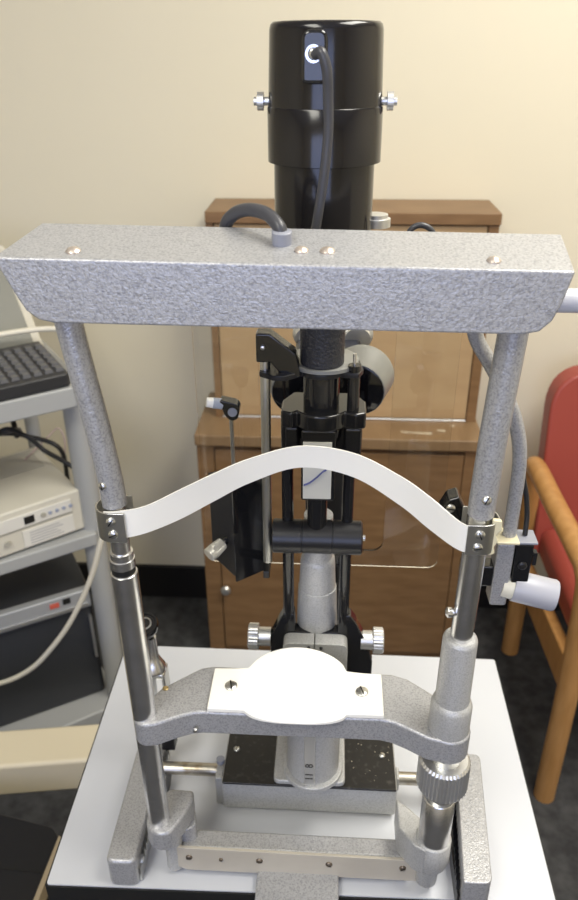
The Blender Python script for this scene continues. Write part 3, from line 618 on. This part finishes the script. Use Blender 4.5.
# black yoke with knobs
bm = nb()
prism(bm, [(-0.030, 0.935), (-0.030, 0.966), (-0.020, 0.990), (-0.0165, 0.997), (-0.006, 0.997), (-0.005, 0.975), (0.036, 0.975), (0.037, 0.997), (0.048, 0.997), (0.053, 0.990), (0.064, 0.966), (0.072, 0.938), (0.072, 0.920), (-0.030, 0.920)], 0.1085, 0.122, 'xz')
obj('yoke', bm, BLK, sl, 'black yoke around column', bevel=0.0015)
def knob(x, s):
    bm = nb(); N = 48; rings = []
    for t, r, k in ((0, 0.0095, 0), (0.012, 0.0095, 0), (0.012, 0.0118, 0), (0.0125, 0.0130, 1), (0.0215, 0.0130, 1), (0.0225, 0.0115, 0)):
        rings.append([bm.verts.new((x+s*t, 0.115+math.cos(2*math.pi*i/N)*(r-(0.0006 if k and i % 2 else 0)), 0.962+math.sin(2*math.pi*i/N)*(r-(0.0006 if k and i % 2 else 0)))) for i in range(N)])
    for a, b in zip(rings, rings[1:]):
        for i in range(N): bm.faces.new((a[i], a[(i+1) % N], b[(i+1) % N], b[i]))
    bm.faces.new(rings[0]); bm.faces.new(rings[-1])
    return obj('slit_width_knob', bm, ALU, sl, 'silver knurled knob', smooth=20)
knob(-0.0298, -1); knob(0.0595, 1)
for x in (-0.0118, 0.0415):
    bm = nb(); cyl(bm, (x, 0.1135, 0.985), (x, 0.1045, 1.212), 0.0052); obj('support_rod', bm, BLK, sl)
bm = nb(); lathe(bm, (-0.0255, 0.104, 1.092), (1, 0, 0), [(0, 0.0135), (0.0012, 0.0155), (0.0262, 0.0155), (0.0265, 0.0147), (0.0272, 0.0147), (0.0275, 0.0155), (0.0535, 0.0155), (0.0538, 0.0147), (0.0545, 0.0147), (0.0548, 0.0155), (0.0795, 0.0155), (0.081, 0.0135)], 40); obj('hinge_barrel', bm, BLKM, sl, 'horizontal black barrel in three sections')
bm = nb(); lathe(bm, (0.055, 0.104, 1.092), (1, 0, 0), [(0, 0.0028), (0.003, 0.0028), (0.0035, 0)], 14); obj('screw', bm, STEEL, sl)
bm = nb(); cyl(bm, (0.0145, 0.104, 1.104), (0.0145, 0.103, 1.142), 0.0088); obj('prism_stem', bm, BLK, sl)
bm = nb(); bx(bm, 0.0005, 0.0295, 0.092, 0.112, 1.137, 1.205); ph = obj('prism_holder', bm, BLK, sl, bevel=0.002)
bm = nb(); bx(bm, 0.0022, 0.0262, 0.0900, 0.0918, 1.1405, 1.195); mi = obj('mirror', bm, mat('taped_face', (0.60, 0.59, 0.52), 0.35), ph, 'pale rectangular mirror face with blue mark', bevel=0.0004)
bm = nb(); tube(bm, [(0.0030, 0.0896, 1.1545), (0.008, 0.0896, 1.157), (0.014, 0.0896, 1.1625), (0.019, 0.0896, 1.168), (0.022, 0.0896, 1.170)], 0.0024, 8, flat=0.2); obj('ink_mark', bm, BLUEI, mi, 'blue streak')
# tube bracket, tubes, lamp
bm = nb()
poly = arc(0.0165, 0.112, 0.024, 215, 325, 10) + [(0.045, 0.094), (0.0535, 0.098), (0.054, 0.120), (0.045, 0.138), (-0.008, 0.138), (-0.0165, 0.120), (-0.0165, 0.098), (-0.008, 0.094)]
prism(bm, poly, 1.2045, 1.2195); obj('tube_bracket', bm, BLK, sl, bevel=0.002)
bm = nb(); bx(bm, -0.0135, -0.0015, 0.098, 0.132, 1.178, 1.205); bx(bm, 0.036, 0.051, 0.098, 0.132, 1.178, 1.205); bx(bm, -0.010, 0.045, 0.120, 0.134, 1.160, 1.204); obj('bracket_lug', bm, BLK, sl, bevel=0.003)
bm = nb(); tube(bm, [(0.0015, 0.112, 1.204), (0.003, 0.108, 1.192), (0.009, 0.106, 1.187), (0.016, 0.106, 1.186), (0.023, 0.106, 1.187), (0.029, 0.108, 1.192), (0.031, 0.112, 1.204)], 0.004, 12); obj('spring_hoop', bm, BLK, sl)
bm = nb(); lathe(bm, (0.0165, 0.112, 1.219), (0, 0, 1), [(0, 0.0150), (0.040, 0.0150)], 40); obj('light_tube', bm, BLK, sl, 'smooth black tube')
bm = nb(); lathe(bm, (0.0165, 0.112, 1.256), (0, 0, 1), [(0, 0.0155), (0.002, 0.0178), (0.050, 0.0182), (0.060, 0.022), (0.075, 0.034), (0.085, 0.0345)], 40); obj('light_tube', bm, WRINK, sl, 'wrinkle finish black sleeve')
bm = nb(); lathe(bm, (0.0155, 0.112, 1.340), (0, 0, 1), [(0, 0.034), (0.002, 0.0358), (0.075, 0.0358)], 48); obj('lamp_neck', bm, BLKH, sl)
bm = nb(); lathe(bm, (0.0155, 0.112, 1.4100), (0, 0, 1), [(0, 0.0358), (0.0005, 0.0385), (0.001, 0.0400), (0.036, 0.0400), (0.037, 0.0392)], 64); obj('lamp_collar', bm, BLKH, sl)
bm = nb(); lathe(bm, (0.0155, 0.112, 1.4462), (0, 0, 1), [(0, 0.0385), (0.0005, 0.0393), (0.0465, 0.0380), (0.0495, 0.0372), (0.0510, 0.0355), (0.0514, 0.030), (0.0514, 0)], 64); lh = obj('lamp_housing', bm, BLKH, sl, 'glossy black lamp housing cap')
for x, s in ((-0.0228, -1), (0.0538, 1)):
    bm = nb(); lathe(bm, (x, 0.112, 1.4495), (s, 0, 0), [(0, 0.0028), (0.004, 0.0028), (0.0042, 0.0060), (0.0085, 0.0060), (0.0087, 0.0028), (0.011, 0.0028), (0.011, 0)], 20); obj('clamp_screw', bm, ALU, lh)
# socket on the lamp housing front
bm = nb(); prism(bm, fillet([(0.0010, 1.4620), (0.0172, 1.4620), (0.0172, 1.4925), (0.0010, 1.4925)], [0.004, 0.004, 0.0065, 0.0065], 6), 0.0645, 0.085, 'xz'); so = obj('socket_boss', bm, BLK, lh, bevel=0.0025, seg=3)
bm = nb(); lathe(bm, (0.0085, 0.0645, 1.4790), (0, -1, 0), [(0, 0.0052), (0.001, 0.0052), (0.001, 0.0036), (-0.002, 0.0036)], 20, caps=False); obj('socket_ring', bm, CHROME, so)
bm = nb(); lathe(bm, (0.0085, 0.0650, 1.4790), (0, -1, 0), [(0, 0.0030), (0.0012, 0.0030), (0.002, 0.0018), (0.002, 0)], 16); obj('bulb_contact', bm, STEEL, so)
bm = nb(); tube(bm, [(0.0095, 0.0620, 1.4785), (0.0135, 0.0575, 1.4795), (0.0170, 0.0575, 1.4700), (0.0180, 0.060, 1.455), (0.0185, 0.062, 1.435), (0.0165, 0.063, 1.410), (0.0130, 0.064, 1.385), (0.0090, 0.064, 1.360), (0.004, 0.060, 1.33)], 0.0033, 12); obj('lamp_cable', bm, CABLEG, sl, 'grey braided cable down front of lamp')
# side fitting seen right behind the beam
bm = nb(); lathe(bm, (0.055, 0.125, 1.3625), (0, 0, 1), [(0, 0.011), (0.006, 0.011), (0.0065, 0.009), (0.009, 0.009), (0.0095, 0.007), (0.0095, 0)], 28); bx(bm, 0.040, 0.057, 0.119, 0.131, 1.363, 1.3685); obj('filter_dial', bm, ALU, sl, 'grey round dial beside lamp neck')
bm = nb(); tube(bm, [(0.0785, 0.118, 1.350), (0.0790, 0.118, 1.358), (0.083, 0.118, 1.3635), (0.089, 0.118, 1.3650), (0.0955, 0.118, 1.3620), (0.099, 0.118, 1.356), (0.0995, 0.118, 1.349)], 0.0022, 10); bx(bm, 0.045, 0.1, 0.116, 0.120, 1.348, 1.352); obj('handle_loop', bm, CABLEG, sl, 'small dark chrome loop')
# small adjusting rod to the right of the tube
bm = nb(); cyl(bm, (0.0425, 0.104, 1.2195), (0.0425, 0.104, 1.2585), 0.0050); ar = obj('adjusting_rod', bm, BLK, sl)
bm = nb(); cyl(bm, (0.0425, 0.104, 1.2580), (0.0425, 0.104, 1.2680), 0.0014); obj('tip', bm, CHROME, ar)
# swing arm plate
bm = nb(); poly = arc(0.0165, 0.112, 0.034, 175, 5, 20)
poly = [(-0.0335, 0.098)] + [(-0.0335, 0.112), (-0.022, 0.122)] + arc(0.0165, 0.116, 0.033, 150, 20, 16) + [(0.050, 0.108), (0.046, 0.098), (0.0345, 0.098)] + arc(0.0165, 0.112, 0.0192, 322, 218, 10) + [(-0.012, 0.090), (-0.022, 0.090)]
bm = nb(); prism(bm, poly[::-1], 1.2490, 1.2535); obj('swing_plate', bm, BLKM, sl, 'black curved swing arm plate', bevel=0.001)
bm = nb(); lathe(bm, (0.0175, 0.122, 1.2537), (0, 0, 1), [(0, 0.029), (0.003, 0.029), (0.0035, 0.0275)], 40); obj('dial_disc', bm, mat('dull_grey', (0.30, 0.30, 0.28), 0.45, 0.4), sl, 'dull grey disc')
bm = nb(); prism(bm, [(-0.0355, 1.286), (-0.0245, 1.286), (-0.004, 1.270), (0.000, 1.250), (-0.014, 1.250), (-0.0245, 1.262), (-0.0355, 1.262)], 0.096, 0.111, 'xz'); aa = obj('swing_arm', bm, BLK, sl, bevel=0.0015); screw(aa, (-0.030, 0.0958, 1.275), (0, -1, 0), 0.002, slot=False)
bm = nb(); cyl(bm, (-0.0290, 0.104, 1.266), (-0.0305, 0.106, 1.062), 0.0042); obj('slotted_rod', bm, STEEL, sl, 'silver vertical rod')
# microscope
def drum(c, ax, r, L, lens_r):
    bm = nb(); lathe(bm, c, ax, [(0, r*0.93), (0.0005, r), (0.002, r), (L-0.004, r*1.12), (L, r*1.14), (L+0.003, r*1.1), (L+0.003, 0)], 48); d = obj('objective_drum', bm, mat('drum_grey', (0.26, 0.26, 0.24), 0.4, 0.3), sl, 'grey microscope drum with black front', smooth=50)
    bm = nb(); a = Vector(ax).normalized(); lathe(bm, Vector(c)-a*0.0012, ax, [(0, lens_r*0.97), (0.0004, lens_r), (0.0018, lens_r)], 48); obj('lens_cover', bm, LENS, d)
    return d
drum((-0.0065, 0.190, 1.197), (-0.12, 1, 0.06), 0.0250, 0.030, 0.0243)
drum((0.0480, 0.190, 1.199), (0.22, 1, 0.10), 0.0265, 0.034, 0.0258)
bm = nb(); bx(bm, -0.012, 0.054, 0.222, 0.30, 1.170, 1.222); obj('microscope_body', bm, BLKM, sl, bevel=0.006, seg=3)
for x in (0.000, 0.050):
    bm = nb(); lathe(bm, (x, 0.262, 1.222), (0, 1, 0.10), [(0, 0.013), (0.01, 0.013), (0.012, 0.016), (0.034, 0.016), (0.036, 0.018), (0.05, 0.018), (0.052, 0.014), (0.052, 0)], 32); obj('eyepiece', bm, ALU, sl)
bm = nb(); bx(bm, 0.000, 0.040, 0.222, 0.252, 0.865, 1.172); obj('microscope_arm', bm, BLKM, sl, bevel=0.004)
bm = nb(); bx(bm, -0.006, 0.046, 0.130, 0.252, 0.812, 0.865); obj('microscope_arm_foot', bm, BLKM, sl, bevel=0.004)
bm = nb(); bx(bm, 0.006, 0.028, 0.134, 0.192, 1.160, 1.176); bx(bm, -0.004, 0.038, 0.18, 0.224, 1.150, 1.172); obj('cross_arm', bm, BLKM, sl, bevel=0.003)

# lever fitting at left rear
js = thing('focus_lever', (-0.150, 0.128, 0.7995), 'chrome lever fitting with round black knob standing just behind the left steel post', 'lever')
bm = nb(); bx(bm, -0.1550, -0.1400, 0.116, 0.132, 0.7885, 0.868); obj('bracket', bm, BLKM, js, bevel=0.0015)
bm = nb(); prism(bm, fillet([(-0.1650, 0.868), (-0.1405, 0.868), (-0.1415, 0.908), (-0.1640, 0.908)], 0.003), 0.110, 0.130, 'xz'); j1 = obj('block', bm, STEEL, js, 'polished steel block', bevel=0.0015)
bm = nb(); bx(bm, -0.1500, -0.1440, 0.1090, 0.110, 0.870, 0.903); obj('edge', bm, WHITE, j1, 'white inset strip')
bm = nb(); lathe(bm, (-0.1535, 0.120, 0.908), (0, 0, 1), [(0, 0.0125), (0.004, 0.0120), (0.010, 0.0090), (0.018, 0.0058), (0.043, 0.0052), (0.043, 0)], 28); obj('flared_neck', bm, CHROME, js)
bm = nb(); lathe(bm, (-0.1560, 0.121, 0.951), (0, -0.35, 1), [(0, 0.0050), (0.008, 0.0080), (0.016, 0.0122), (0.022, 0.0135), (0.026, 0.0125), (0.0262, 0.0105), (0.0250, 0.0100), (0.0250, 0)], 36); j2 = obj('knob', bm, BLK, js, 'round black knob with ringed top')
bm = nb(); lathe(bm, Vector((-0.1560, 0.121, 0.951))+Vector((0, -0.35, 1)).normalized()*0.0252, (0, -0.35, 1), [(0, 0.0070), (0.0008, 0.0070), (0.0010, 0.0056), (0.0004, 0.0054)], 24, caps=False); obj('knob_ring', bm, STEEL, j2)

# ================================================================== TONOMETER
to = thing('tonometer', (-0.063, 0.14, 1.0), 'black box tonometer with ribbed silver knob and thin stalk, hung left of the silver rod', 'tonometer')
bm = nb(); poly = [(-0.0625, 0.119), (-0.0345, 0.142), (-0.050, 0.165), (-0.0905, 0.153)]
prism(bm, poly, 1.030, 1.128); tbx = obj('case', bm, BLKM, to, bevel=0.0015)
bm = nb(); poly = [(-0.0625, 0.1185), (-0.0335, 0.1415), (-0.0345, 0.1435), (-0.0635, 0.1205)]; prism(bm, poly, 1.026, 1.132); obj('side_plate', bm, BLK, tbx, 'glossy side plate')
bm = nb(); bx(bm, -0.0360, -0.0300, 0.1125, 0.148, 1.036, 1.044); obj('rod_bracket', bm, BLKM, to, bevel=0.001)
d0 = Vector((-0.060, -0.065, -0.028)).normalized()
bm = nb(); lathe(bm, (-0.0725, 0.1300, 1.0665), d0, [(-0.004, 0.0035), (0.004, 0.0035)], 20); obj('knob_shaft', bm, BLK, to)
bm = nb(); N = 44; p0 = Vector((-0.0725, 0.1300, 1.0665))+d0*0.004; dd, uu, vv = frame(d0); rings = []
for t, r, k in ((0, 0.0052, 0), (0.001, 0.0060, 1), (0.012, 0.0072, 1), (0.013, 0.0070, 0), (0.018, 0.0070, 0), (0.019, 0.0055, 0)):
    rings.append([bm.verts.new(p0+dd*t+(uu*math.cos(2*math.pi*i/N)+vv*math.sin(2*math.pi*i/N))*(r-(0.0007 if k and i % 2 else 0))) for i in range(N)])
for a, b in zip(rings, rings[1:]):
    for i in range(N): bm.faces.new((a[i], a[(i+1) % N], b[(i+1) % N], b[i]))
bm.faces.new(rings[0]); bm.faces.new(rings[-1]); obj('measuring_knob', bm, mat('ivory_alu', (0.70, 0.68, 0.60), 0.4, 0.6), to, 'ribbed pale silver knob', smooth=20)
bm = nb(); cyl(bm, (-0.0625, 0.135, 1.127), (-0.0625, 0.131, 1.202), 0.0018, n=10); obj('stalk', bm, STEEL, to)
hd = Vector((-1, -0.25, 0.22)).normalized()
bm = nb(); prism(bm, fillet([(-0.0715, 1.2160), (-0.0560, 1.2125), (-0.0535, 1.2075), (-0.0560, 1.1975), (-0.0620, 1.1960), (-0.0670, 1.2010)], 0.003), 0.124, 0.136, 'xz'); th_ = obj('prism_ring', bm, BLK, to, bevel=0.001)
bm = nb(); lathe(bm, (-0.060, 0.1238, 1.205), (0.15, -1, 0.1), [(0, 0.0042), (0.0008, 0.0040), (0.0008, 0)], 20, sx=1.0); obj('prism_lens', bm, GREYP, th_)
bm = nb(); cyl(bm, (-0.0690, 0.1285, 1.2105), Vector((-0.0690, 0.1285, 1.2105))+hd*0.0085, 0.0048); pc = obj('prism_cone', bm, mat('frosted_blue_grey', (0.42, 0.45, 0.50), 0.3), to)
bm = nb(); cyl(bm, Vector((-0.0690, 0.1285, 1.2105))+hd*0.0085, Vector((-0.0690, 0.1285, 1.2105))+hd*0.0140, 0.0046, 0.0042); obj('prism_tip', bm, WHITE, pc)

# ================================================================== BREATH SHIELD
bsd = thing('breath_shield', (0.015, 0.166, 1.02), 'large clear acrylic breath shield with rounded corners hanging before the microscope', 'breath shield')
def rrect(x0, x1, z0, z1, r, n=8):
    out = []
    for (cx_, cz_, a0) in ((x1-r, z0+r, -90), (x1-r, z1-r, 0), (x0+r, z1-r, 90), (x0+r, z0+r, 180)):
        for k in range(n+1):
            a = math.radians(a0+90*k/n); out.append((cx_+math.cos(a)*r, cz_+math.sin(a)*r))
    return out
oo = rrect(-0.0985, 0.1355, 1.015, 1.330, 0.010); ii = rrect(-0.041, 0.080, 1.034, 1.275, 0.012)
bm = nb(); Y0, Y1 = 0.1650, 0.1675
ring = [[bm.verts.new((x, y, z)) for x, z in L] for L in (oo, ii) for y in (Y0, Y1)]
n = len(oo)
for i in range(n):
    j = (i+1) % n
    bm.faces.new((ring[0][i], ring[0][j], ring[2][j], ring[2][i])); bm.faces.new((ring[1][i], ring[3][i], ring[3][j], ring[1][j]))
    bm.faces.new((ring[0][i], ring[1][i], ring[1][j], ring[0][j])); bm.faces.new((ring[2][i], ring[2][j], ring[3][j], ring[3][i]))
obj('panel', bm, ACR, bsd, smooth=30)
bm = nb(); bx(bm, 0.010, 0.024, 0.1625, 0.1648, 1.268, 1.290); obj('clip', bm, STEEL, bsd)
